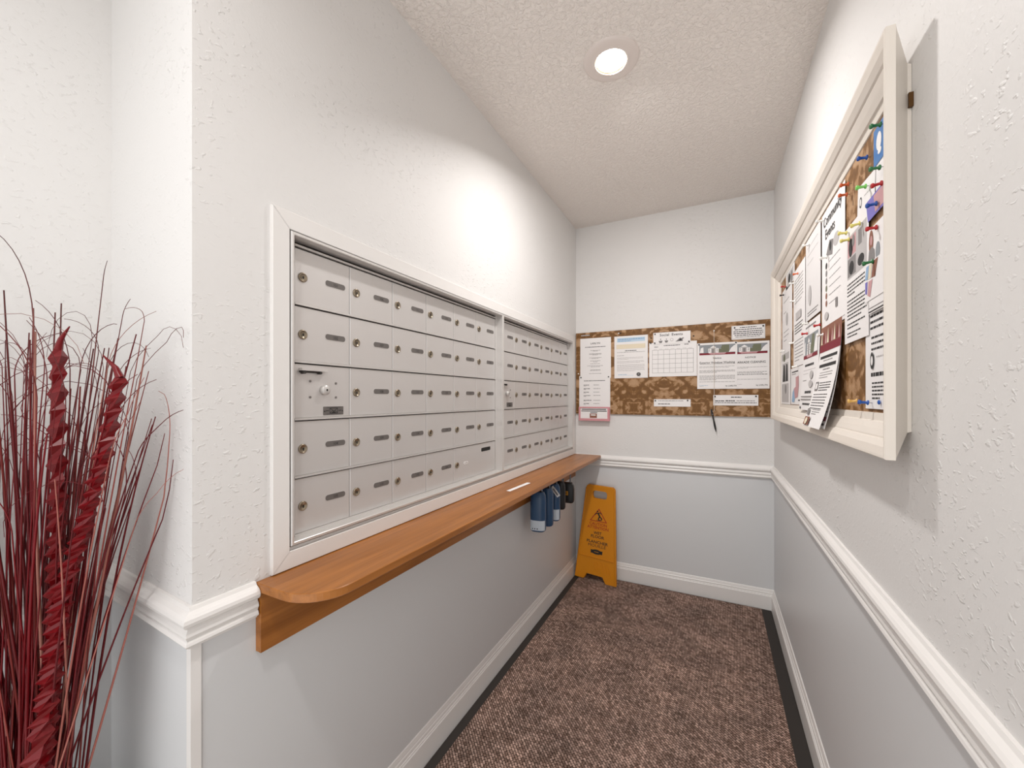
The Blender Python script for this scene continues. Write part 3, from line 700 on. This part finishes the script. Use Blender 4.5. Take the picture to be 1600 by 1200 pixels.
pm.build('print', PAPER_G, o)['kind'] = 'stuff'
# pink card holder
t = thing('card_holder', 'pink translucent holder with a white card at the bottom of the contact list', 'card holder', (-.738, 2.735, 1.076))
PINK = mat('pink_acrylic', (226, 160, 166), .25, alpha=.75)
mb = MB(); mb.box(-.846, -.632, 2.7395, 2.7408, 1.078, 1.172); mb.box(-.846, -.632, 2.718, 2.7395, 1.076, 1.080)
for x0, x1, z0, z1 in ((-.846, -.834, 1.080, 1.172), (-.644, -.632, 1.080, 1.172), (-.834, -.644, 1.080, 1.092), (-.834, -.644, 1.164, 1.172)): mb.box(x0, x1, 2.718, 2.7205, z0, z1)
mb.build('holder', PINK, t)
mb = MB(); mb.box(-.836, -.642, 2.7230, 2.7240, 1.081, 1.166)
for x0, x1, z0, z1 in ((-.825, -.655, 1.152, 1.157), (-.828, -.650, 1.141, 1.146), (-.765, -.715, 1.131, 1.135)): mb.box(x0, x1, 2.7222, 2.7229, z0, z1, 1)
mb.box(-.768, -.718, 2.7222, 2.7229, 1.096, 1.126, 2); mb.box(-.760, -.726, 2.7216, 2.7221, 1.112, 1.120, 0)
mb.build('card', [PAPER, INK, INK_BR], t)
# pen on a string
t = thing('hanging_pen', 'black ballpoint pen hanging on a thin white string below the board', 'pen', (.003, 2.735, 1.03))
PB = 2.730
mb = MB(); mb.tube([(.002, 2.742, 1.645), (.002, PB+.004, 1.640), (.0022, PB+.002, 1.50), (.0028, PB, 1.30), (.0034, PB, 1.158), (-.003, PB-.003, 1.150), (-.010, PB, 1.158)], .0011, 5); mb.build('string', mat('string_white', (226, 214, 200), .7), t)
mb = MB(); mb.lathe([(.001, -.002), (.0045, 0), (.0045, .003), (.001, .006)], (.002, 2.742, 1.645), (0,-1,0), 10); mb.build('pin', PINC['white'], t)
a0, a1 = Vector((-.012, PB, 1.166)), Vector((.013, PB+.004, 1.027)); d_ = (a1-a0); ln = d_.length
mb = MB(); mb.lathe([(.003, 0), (.0042, .003), (.0042, .070), (.0048, .075), (.0058, .100), (.0052, .118), (.0022, .136), (.0006, ln)], a0, d_, 12); mb.build('barrel', PINC['black'], t)
mb = MB(); mb.lathe([(.0045, .030), (.0050, .031), (.0050, .036), (.0045, .037)], a0, d_, 12); mb.build('band', STEEL, t)
mb = MB(); mb.box(-.017, -.013, PB-.007, PB-.004, 1.128, 1.164); mb.build('clip', PINC['black'], t)

# ================================================================== FRAMED BOARD ON THE RIGHT WALL
CY0, CY1, CZ0, CZ1 = .902, 2.440, 1.128, 1.872
t = thing('framed_notice_board', 'cream wooden framed notice board full of papers on the right wall', 'notice board', (XR, 1.67, CZ0))
FP = [(.047, .3125), (.045, .306), (.004, .279), (0, .277), (0, .264), (.002, .262), (.006, .2625), (.020, .2665), (.031, .2735), (.033, .2770), (.036, .2775), (.048, .2830), (.060, .2895), (.0615, .2935), (.076, .2960), (.0775, .3000)]
for seg in ring_rails(CY0, CY1, CZ0, CZ1, FP): seg.build('frame_rail', CREAM, t)
mb = MB(); mb.box(.2985, .3115, CY0+.06, CY1-.06, CZ0+.06, CZ1-.06); mb.build('fabric_panel', DAMASK_Y, t)
mb = MB(); mb.box(.3065, .3128, CY0+.040, CY0+.052, CZ1-.125, CZ1-.10); mb.build('hanger', mat('brass_bracket', (92, 62, 28), .4, .6), t)
S = SIDEP
def sp(y, z, w, h, *args, **kw): return sheet(S, -y, z, w, h, *args, **kw)
lines = lambda u0, u1, v0, dv, n, th=.003, c='g': [('blk', u0, u1, v0, dv, n, th, c)]
sp(2.318, 1.742, .270, .272, 'letter', 'letter sheet pinned in the far top corner of the framed board', layer=1, items=lines(.05, .2, .06, .05, 2, .003)+[('disc', .14, .15, .03, .03, 'l')]+lines(.05, .19, .20, .02, 3, .003))
sp(2.205, 1.800, .215, .075, 'photo_print', 'black and white photo print under the top rail of the framed board', 'photo', layer=1, items=[('r', .03, .012, .19, .07, 'l'), ('disc', .09, .04, .03, .02, 'k'), ('disc', .15, .045, .02, .025, 'g')])
sp(2.005, 1.748, .235, .388, 'letter', 'long typed letter hanging next to a white sheet in the framed board', layer=2, items=lines(.03, .20, .04, .013, 8)+[('r', .06, .175, .17, .205, 'l')]+lines(.03, .19, .22, .011, 4, .004, 'k')+lines(.03, .20, .285, .013, 7))
sp(1.752, 1.786, .222, .282, 'letter', 'pale sheet with faint print in the middle of the framed board', layer=3, m=PAPER_G, items=lines(.03, .19, .03, .028, 3, .0022, 'l')+[('disc', .07, .20, .022, .035, 'l'), ('w', .03, .19, .255, .004, 'g'), ('w', .03, .17, .264, .004, 'g')])
sp(1.518, 1.786, .240, .340, 'event_poster', 'white poster headed Community Events with a column of small pictures', 'poster', layer=2, items=[
    ('t', 'Community', .118, .045, .040, 'k', 1.0), ('t', 'Events', .095, .085, .040, 'k', 1.0), ('poly', [(.05,.135),(.09,.100),(.13,.110),(.12,.150)], 'g'), ('disc', .16, .12, .03, .018, 'l'), ('disc', .10, .120, .012, .014, 'k')]+
    [('disc', .055, .165+.022*q, .010, .0095, ('k', 'g', 'g', 'grn', 'br', 'br')[q]) for q in range(6)]+lines(.085, .20, .160, .024, 6, .002)+[('disc', .06, .312, .022, .012, 'l'), ('r', .155, .280, .175, .305, 'g')])
sp(1.330, 1.636, .050, .20, 'letter', 'narrow edge of a white sheet behind the letter with four photos', layer=1)
ph = [('r', .022, .026, .160, .128, 'l'), ('r', .026, .030, .088, .076, 'pk'), ('r', .092, .030, .156, .076, 'l'), ('r', .026, .080, .088, .124, 'g'), ('r', .092, .080, .156, .124, 'l'),
      ('disc', .050, .056, .016, .022, 'k'), ('r', .105, .034, .130, .070, 'g'), ('disc', .055, .105, .018, .016, 'k'), ('disc', .124, .106, .022, .013, 'k'), ('disc', .070, .045, .010, .014, 'g')]
sp(1.270, 1.650, .172, .282, 'letter', 'white letter with four grey photos above dense lines of print', layer=4, items=ph+lines(.022, .160, .140, .0086, 4, .0032, 'k')+lines(.022, .160, .180, .0086, 6, .0032, 'k')+lines(.022, .150, .236, .0086, 2, .0032, 'k')+lines(.022, .120, .258, .008, 2, .003, 'k'))
sp(1.125, 1.470, .143, .258, 'letter', 'white letter with bold lines, a small emblem and two tacks at its foot', layer=2, items=lines(.030, .150, .050, .0125, 4, .0050, 'k')+lines(.036, .150, .108, .012, 3, .0044, 'k')+[
    ('disc', .045, .158, .010, .018, 'k'), ('disc', .045, .158, .006, .010, 'w'), ('w', .065, .11, .150, .003, 'l'), ('w', .034, .150, .183, .008, 'k')]+lines(.040, .150, .203, .0078, 5, .0034, 'k'))
sp(1.172, 1.712, .110, .066, 'paper_slip', 'small white slip with a round mark near the lime pin', layer=3, tilt=-.08, items=[('disc', .022, .038, .008, .012, 'k'), ('disc', .022, .038, .005, .008, 'w'), ('w', .045, .10, .03, .002, 'l')])
sp(1.064, 1.720, .080, .090, 'paper_slip', 'white slip behind the cream post between the blue tag and red pin', layer=2)
sp(1.110, 1.652, .120, .045, 'flyer', 'violet and pink flyer pinned with a blue pin', layer=5, m=INK_P, shear=.25, items=[('r', .045, .004, .115, .040, 'pk')])
sp(1.072, 1.782, .090, .075, 'hang_tag', 'blue hang tag with a white mark near the top of the framed board', 'tag', layer=3, m=mat('tag_blue', (70, 124, 186), .4), items=[('disc', .030, .034, .014, .018, 'w'), ('disc', .034, .055, .010, .006, 'w')])
sp(1.098, 1.586, .115, .072, 'photo_card', 'photo card of a person with long brown hair', 'card', layer=6, items=[('disc', .024, .030, .013, .026, 'br'), ('disc', .025, .026, .006, .010, 'pk'), ('poly', [(.006,.070),(.012,.044),(.030,.040),(.044,.050),(.046,.070)], 'g'), ('disc', .062, .058, .012, .018, 'sky')])
sp(1.109, 1.516, .125, .078, 'leaflet', 'leaflet with a fan of colourful printed strips', layer=7, items=[('poly', [(.002,.030),(.010,.004),(.026,.004),(.018,.032)], 'b'), ('poly', [(.020,.032),(.030,.004),(.048,.003),(.036,.034)], 't'), ('poly', [(.040,.034),(.052,.003),(.078,.002),(.062,.036)], 'br'),
    ('poly', [(.004,.060),(.004,.036),(.018,.036),(.014,.062)], 'p'), ('poly', [(.018,.066),(.024,.038),(.048,.038),(.034,.072)], 'pk')])
sp(1.094, 1.462, .110, .052, 'paper_slip', 'small white card with a ruled border below the colourful leaflet', layer=6, items=[('r', .004, .002, .0055, .050, 'g'), ('r', .004, .047, .105, .050, 'k'), ('r', .004, .040, .105, .042, 'g'), ('w', .03, .10, .02, .003, 'g')])
sp(1.787, 1.497, .246, .304, 'notice_sheet', 'notice with a gateway picture and dark red band in the framed board', layer=2, curl=.016, items=[('w', .03, .19, .012, .006, 'g')]+[tuple([i_[0]]+[x for x in i_[1:]]) for i_ in gatehouse(.235, .045, .125)]+[('w', .04, .18, .145, .008, 'k')]+lines(.02, .21, .165, .012, 2, .002, 'l')+
   [('disc', .16, .185, .025, .014, 'l'), ('disc', .16, .215, .03, .012, 'l'), ('w', .02, .08, .20, .003, 'g'), ('w', .07, .17, .238, .009, 'k'), ('r', .02, .256, .21, .259, 'g'), ('r', .02, .266, .21, .269, 'g'), ('w', .05, .17, .280, .007, 'k'), ('r', .02, .292, .035, .300, 'k'), ('r', .17, .290, .20, .300, 'k')])
news = [('r', .0, .0, .222, .052, 'br')]
for q in range(9): news.append(('poly', [(.010+.023*q, .050), (.018+.023*q, .006+.004*(q % 3)), (.028+.023*q, .050)], ('t', 'r', 'pk')[q % 3]))
news += [('r', .0, .052, .222, .074, 'r'), ('r', .02, .086, .20, .094, 'k'), ('w', .06, .16, .099, .003, 'g'), ('r', .02, .110, .20, .119, 'k'), ('ctr', .08, .124, .004, 'g')]+lines(.04, .18, .134, .007, 3, .0022)
news += [('r', .020, .160, .055, .186, 'g'), ('r', .026, .165, .049, .181, 'w'), ('r', .034, .169, .042, .177, 'k')]+lines(.065, .19, .163, .007, 4, .0028, 'k')+lines(.02, .18, .196, .008, 6, .0026, 'k')+[('r', .020, .238, .048, .256, 'g'), ('r', .025, .241, .043, .253, 'w')]+lines(.065, .16, .240, .006, 3, .0024)
sp(1.505, 1.440, .222, .286, 'newsletter', 'back pages of a stapled newsletter hanging below Community Events', layer=3, curl=.036, side_curl=.004, items=[('blk', .13, .21, .12, .02, 8, .0035, 'g'), ('r', .10, .255, .21, .266, 'r'), ('w', .10, .2, .273, .006, 'k')])
sp(1.500, 1.442, .218, .290, 'newsletter', 'front page of a newsletter with a dark red banner curling off the framed board', layer=7, curl=.046, items=news+[('r', .020, .262, .085, .286, 'br'), ('disc', .055, .274, .016, .010, 't')], shear=-.02)
sp(2.078, 1.358, .262, .150, 'map_sheet', 'small sheet with a pink and blue map in the framed board', 'map', layer=1, items=[('w', .03, .17, .014, .005, 'k'), ('w', .03, .12, .024, .003, 'g'), ('poly', [(.12,.040),(.18,.036),(.185,.075),(.16,.120),(.10,.125),(.08,.085),(.12,.078)], 'pk'), ('poly', [(.03,.140),(.05,.100),(.08,.085),(.10,.125),(.08,.142)], 'b'), ('r', .17, .130, .235, .135, 'k')])
sp(2.345, 1.470, .262, .264, 'photo_print', 'sheet with two dark suit photos in the far lower corner of the framed board', 'photo', layer=2, items=[('r', .02, .03, .23, .060, 'l'), ('disc', .10, .05, .03, .018, 'grn'), ('r', .05, .075, .21, .160, 'l'), ('poly', [(.05,.160),(.08,.080),(.12,.085),(.13,.160)], 'k'), ('poly', [(.14,.160),(.155,.080),(.19,.085),(.20,.160)], 'k'), ('r', .03, .17, .22, .255, 'pk'), ('r', .03, .17, .22, .255, 'l'), ('disc', .14, .195, .022, .022, 'g')])
pins = [(1.142, 1.766, 'blue', 'blue push pin in bare fabric below the blue tag'), (1.292, 1.752, 'orange', 'orange push pin in bare fabric beside Community Events'), (1.278, 1.772, 'orange', 'orange push pin in bare fabric above another orange pin'),
    (1.150, 1.706, 'lime', 'lime push pin at the slip with the round mark'), (1.085, 1.640, 'blue', 'blue push pin holding the violet flyer'), (1.085, 1.590, 'red', 'red push pin above the photo card'), (1.055, 1.668, 'red', 'red push pin at the white slip above the violet flyer'),
    (1.190, 1.640, 'yellow', 'pale yellow push pin at the top of the letter with four photos'), (1.295, 1.655, 'yellow', 'pale yellow push pin beside the Community Events poster'), (1.275, 1.632, 'yellow', 'pale yellow push pin at the upper corner of the letter with photos'),
    (1.560, 1.790, 'white', 'white push pin at the top corner of the pale sheet near Community Events'), (1.505, 1.660, 'white', 'white push pin on the left edge of the Community Events poster'), (1.770, 1.788, 'white', 'white push pin at the top corner of the pale sheet next to the typed letter'),
    (1.965, 1.738, 'orange', 'orange push pin at the top of the long typed letter'), (2.290, 1.765, 'red', 'dark red push pin above the far letter sheet'), (2.330, 1.735, 'black', 'black push pin at the edge of the far letter sheet'),
    (1.105, 1.526, 'green', 'green push pin holding the colourful leaflet'), (1.062, 1.790, 'green', 'green push pin at the top of the blue tag'), (1.066, 1.705, 'green', 'green push pin at the foot of the blue tag'),
    (1.210, 1.228, 'clear', 'amber push pin in bare fabric near the bottom rail'), (1.135, 1.224, 'blue', 'blue push pin beside the amber pin near the bottom rail'),
    (1.790, 1.470, 'red', 'red push pin at the left edge of the gateway notice'), (1.590, 1.470, 'red', 'red push pin at the top of the gateway notice'), (1.545, 1.432, 'white', 'white push pin holding the newsletter'),
    (1.990, 1.365, 'white', 'white push pin at the foot of the long typed letter'), (1.780, 1.505, 'white', 'white push pin at the lower corner of the pale sheet'), (2.030, 1.640, 'white', 'white push pin between the two typed letters'), (2.050, 1.720, 'white', 'white push pin at the top of the far letter sheet'), (2.060, 1.470, 'white', 'white push pin at the foot of the far letter sheet'), (2.325, 1.462, 'white', 'white push pin at the corner of the suit photos')]
for y, z, c, lb in pins: pushpin(S, -y*.955, 1.2349+(z-1.2349)*.955, c, lb, layer=5 if y < 1.3 else 3, tilt=(random.uniform(-.15, .15), random.uniform(-.2, .1)))
tack(S, -1.036, 1.226, 'blue tack at the foot of the letter with the emblem', 'blue', 4)

# ================================================================== WET FLOOR SIGN
t = thing('wet_floor_sign', 'yellow folding wet floor sign leaning in the corner under the shelf', 'sign', (-.709, 2.642, .0085))
t.rotation_euler = (math.radians(-6.2), math.radians(1.2), math.atan2(-.0388, .289))
HS = .628
def xw(z): return .146-(.146-.102)*(z/HS)
def panel(outer, holes, y0, y1):
    bm = bmesh.new()
    for loop in [outer]+holes:
        vs = [bm.verts.new((x, y0, z)) for x, z in loop]
        for i_ in range(len(vs)): bm.edges.new((vs[i_], vs[(i_+1) % len(vs)]))
    bmesh.ops.triangle_fill(bm, use_beauty=True, use_dissolve=False, edges=bm.edges[:])
    r = bmesh.ops.extrude_face_region(bm, geom=bm.faces[:])
    bmesh.ops.translate(bm, vec=(0, y1-y0, 0), verts=[v for v in r['geom'] if isinstance(v, bmesh.types.BMVert)])
    bmesh.ops.recalc_face_normals(bm, faces=bm.faces[:])
    me = bpy.data.meshes.new('panel'); bm.to_mesh(me); bm.free(); me.materials.append(YEL)
    return me
def outline(s_=1.0, z1=HS):
    pts = [(-.146, 0), (-.082, 0), (-.062, .038), (.050, .038), (.074, 0), (.146, 0)]
    top = [(.102, z1-.018), (.096, z1-.005), (.082, z1), (-.082, z1), (-.096, z1-.005), (-.102, z1-.018)]
    return [(x*s_, z) for x, z in pts+top]
hole = [(x-.002, z+HS-.060) for x, z in rrect(.104, .052, .018, 4)][::-1]
fp = panel(outline(), [hole], -.006, .0)
link('front_panel', fp, t)
link('back_panel', panel(outline(.985), [hole], .012, .018), t)
mb = MB()
for s_ in (-1, 1): mb.tube([(s_*.146*.97, -.003, .002), (s_*.102*.98, -.003, HS-.02)], .006, 6)
link('edge_rib', mb.mesh('edge_rib', [YEL]), t)
mb = MB(); mb.box(-.085, .085, -.008, .020, HS-.016, HS+.002); mb.box(-.085, -.065, .0, .012, HS-.05, HS-.005); mb.box(.065, .085, .0, .012, HS-.05, HS-.005)
link('hinge', mb.mesh('hinge', [YEL]), t)
mb = MB(); mb.box(-xw(.15)*.9, xw(.15)*.9, -.010, -.006, .150, .155)
for q in range(7):
    x = .002+.0165*q; mb.add([(x-.022, -.0062, .128), (x-.018, -.0062, .128), (x+.010, -.0062, .062), (x+.006, -.0062, .062), (x-.020, -.0090, .127), (x+.008, -.0090, .063)], [(0,4,5,3), (4,1,2,5), (0,1,4), (2,3,5)])
link('raised_rib', mb.mesh('raised_rib', [YEL]), t)
mb = MB()
def stext(s_, z, size, mi, width):
    vs, fs = text_geo(s_, 0.0 if 'M' in s_ else .018); k = width/(max(q[0] for q in vs)-min(q[0] for q in vs))
    mb.add([(x*k, -.0068, z+y*size) for x, y in vs], fs, mi)
stext('CAUTION', .364, .0265, 0, .124); stext('ATTENTION', .340, .0265, 0, .150)
stext('WET', .305, .0265, 1, .056); stext('FLOOR', .281, .0265, 1, .094); stext('PLANCHER', .245, .0265, 1, .150); stext('MOUILL\u00c9', .221, .0265, 1, .124)
def spoly(pts, mi, off=-.0068): mb.add([(x, off, z) for x, z in pts], [tuple(range(len(pts)))], mi)
A, B, C_ = (-.062, .390), (.062, .390), (0, .478)
def toward(p, q): return (p[0]+(0-p[0])*q, p[1]+(.419-p[1])*q)
for p, q in ((A, B), (B, C_), (C_, A)): spoly([p, q, toward(q, .17), toward(p, .17)], 0)
def limb(x0, z0, x1, z1, th):
    v = Vector((x1-x0, z1-z0)); n_ = Vector((-v.y, v.x)).normalized()*th/2
    z0 += .0125; z1 += .0125
    spoly([(x0+n_.x, z0+n_.y), (x1+n_.x, z1+n_.y), (x1-n_.x, z1-n_.y), (x0-n_.x, z0-n_.y)], 1, -.0069)
limb(-.006, .436, .008, .412, .011); limb(.008, .412, .024, .400, .008); limb(.024, .400, .018, .390, .007); limb(.008, .412, -.002, .396, .008); limb(-.002, .396, .010, .386, .007)
limb(-.005, .434, -.022, .428, .006); limb(-.022, .428, -.026, .418, .005); limb(-.004, .434, .012, .438, .006); limb(.012, .438, .020, .430, .005); limb(-.012, .387, .020, .387, .004)
spoly([(-.009+.0055*math.cos(2*PI*q/10), .4575+.0055*math.sin(2*PI*q/10)) for q in range(10)], 1, -.0069)
spoly([(.036*math.cos(2*PI*q/16), .190+.016*math.sin(2*PI*q/16)) for q in range(16)], 1); 
for s_ in (-1, 1): spoly([(s_*.028, .180), (s_*.040, .178), (s_*.042, .202), (s_*.028, .200)], 1)
spoly([(-.016, .1885), (.016, .1885), (.016, .1915), (-.016, .1915)], 2, -.0071)
link('print', mb.mesh('print', [SIGN_R, INK, YEL]), t)['kind'] = 'stuff'

# ================================================================== DRIED REED ARRANGEMENT
VX, VY = -1.125, .262
t = thing('reed_arrangement', 'tall bunch of dark red reeds and two corkscrew curls before the white wall', 'dried plants', (VX, VY, 0))
mb = MB(); mb.lathe([(.070, 0), (.080, .01), (.105, .14), (.108, .22), (.085, .36), (.060, .45), (.066, .49), (.062, .49), (.056, .45), (.05, .40)], (VX, VY, 0), (0,0,1), 28)
mb.build('vase', mat('dark_vase', (52, 30, 28), .3), t)
CRt = Vector((.893, .450, 0)); DEP = Vector((-.450, .893, 0))
def inside(p, m_=.008):
    """keep a point off the two walls behind the bunch"""
    x = min(max(p.x, -1.287+m_), -.893)
    ylim = .423-(x+1.287)*.0523-m_ if x < -.870 else 9
    return Vector((x, min(p.y, ylim), p.z))
def reed(a0, a1, b0, b1, ztop, bend, r, droop=0.0, dr=1, curl=0.0):
    base = Vector((VX, VY, .40)); pts = []; rr = []; n_ = 13
    for k in range(n_):
        f = k/(n_-1); z = .40+(ztop-.40)*f
        a = a0+(a1-a0)*(f+bend*f*f*f)/(1+bend); b = b0+(b1-b0)*f
        p = base+CRt*a+DEP*b; p.z = z
        pts.append(p); rr.append(r*(1-.62*f*f))
    if droop:
        # the tip arches over
        d = (pts[-1]-pts[-2]).normalized(); side = (CRt*dr+DEP*random.uniform(-.3, .3)).normalized(); p = pts[-1].copy()
        m_ = 9
        for k in range(1, m_):
            q = curl*k/(m_-1); p = p+(d*math.cos(q)+side*math.sin(q))*droop/(m_-1); pts.append(p.copy()); rr.append(r*(.38-.14*k/m_))
    mb = MB(); mb.tube([inside(p) for p in pts], rr, 5); mb.build('reed', REED, t)
for k in range(155):
    spread = random.uniform(-1, 1) if random.random() < .6 else random.choice((random.gauss(-.15, .12), random.gauss(.55, .16)))
    a0 = spread*.045+random.uniform(-.015, .015)
    a1 = .03+spread*.215+random.gauss(0, .012)
    b0 = random.uniform(-.045, .04); b1 = random.uniform(-.10, .09)
    zt = random.uniform(1.10, 1.42)-.10*max(0, spread-.3)
    ty = random.random()
    if ty < .40: reed(a0, a1, b0, b1, zt, random.uniform(-.15, .5), random.uniform(.0016, .0031))
    elif ty < .72: reed(a0, a1, b0, b1, zt-.08, random.uniform(-.1, .6), random.uniform(.0014, .0024), random.uniform(.06, .17), random.choice((-1, 1)), random.uniform(.5, 1.6))
    else: reed(a0, a1*.85, b0, b1, zt-.06, random.uniform(0, .4), random.uniform(.0013, .002), random.uniform(.12, .26), random.choice((-1, -1, 1)), random.uniform(1.4, 3.6))
# a few long single reeds that stand clear of the bunch
reed(.040, .245, 0, -.04, 1.37, .1, .0016, .05, -1, 1.9); reed(.040, .205, .01, -.04, 1.38, .3, .0016, .03, 1, .5)
reed(-.02, .000, 0, .0, 1.38, .2, .0024, .24, -1, 1.1); reed(.02, .100, .0, .03, 1.47, .1, .0018, .03, 1, .2); reed(.03, .160, 0, -.02, 1.30, .3, .0015, .12, 1, 1.1)
def corkscrew(pts, w, pitch, tipx):
    """pleated corkscrew: a folded stem whose square sections turn and swell in turn, giving sharp teeth"""
    P = [Vector(p) for p in pts]
    def at(f):
        f *= len(P)-1; i_ = min(int(f), len(P)-2); return P[i_].lerp(P[i_+1], f-i_)
    L_ = sum((P[i_+1]-P[i_]).length for i_ in range(len(P)-1)); n_ = int(L_/pitch)*2
    mb = MB(); vs = []; q = 0.0
    for k in range(n_+1):
        f = k/n_; p = at(f); ww = w*(1-.3*f)*(1.0 if k % 2 else .50); q += .42
        for j_ in range(4):
            a = q+PI/2*j_; vs.append(p+(CRt*math.cos(a)+DEP*math.sin(a))*ww+Vector((0, 0, .004*math.cos(a*1.0) if k % 2 else 0)))
    mb.add(vs, [(k*4+j_, k*4+(j_+1) % 4, k*4+4+(j_+1) % 4, k*4+4+j_) for k in range(n_) for j_ in range(4)])
    top = P[-1]
    mb.tube([top, top+Vector((0, 0, .018))+CRt*tipx*.25, top+Vector((0, 0, .040))+CRt*tipx], [w*.34, w*.22, .001], 5)
    mb.build('corkscrew_curl', CURL, t)
def axis_pts(l):
    out = []
    for a, b, z in l:
        p = Vector((VX, VY, 0))+CRt*a+DEP*b; p.z = z; out.append(inside(p, .03))
    return out
corkscrew(axis_pts([(.036, -.03, .45), (.072, -.04, .65), (.086, -.04, .85), (.090, -.04, 1.05), (.092, -.04, 1.32)]), .0185, .0245, .02)
corkscrew(axis_pts([(.030, -.045, .45), (.074, -.05, .66), (.091, -.045, .79), (.105, -.045, .90), (.137, -.04, 1.01), (.171, -.04, 1.13), (.200, -.04, 1.27)]), .0205, .0245, -.03)
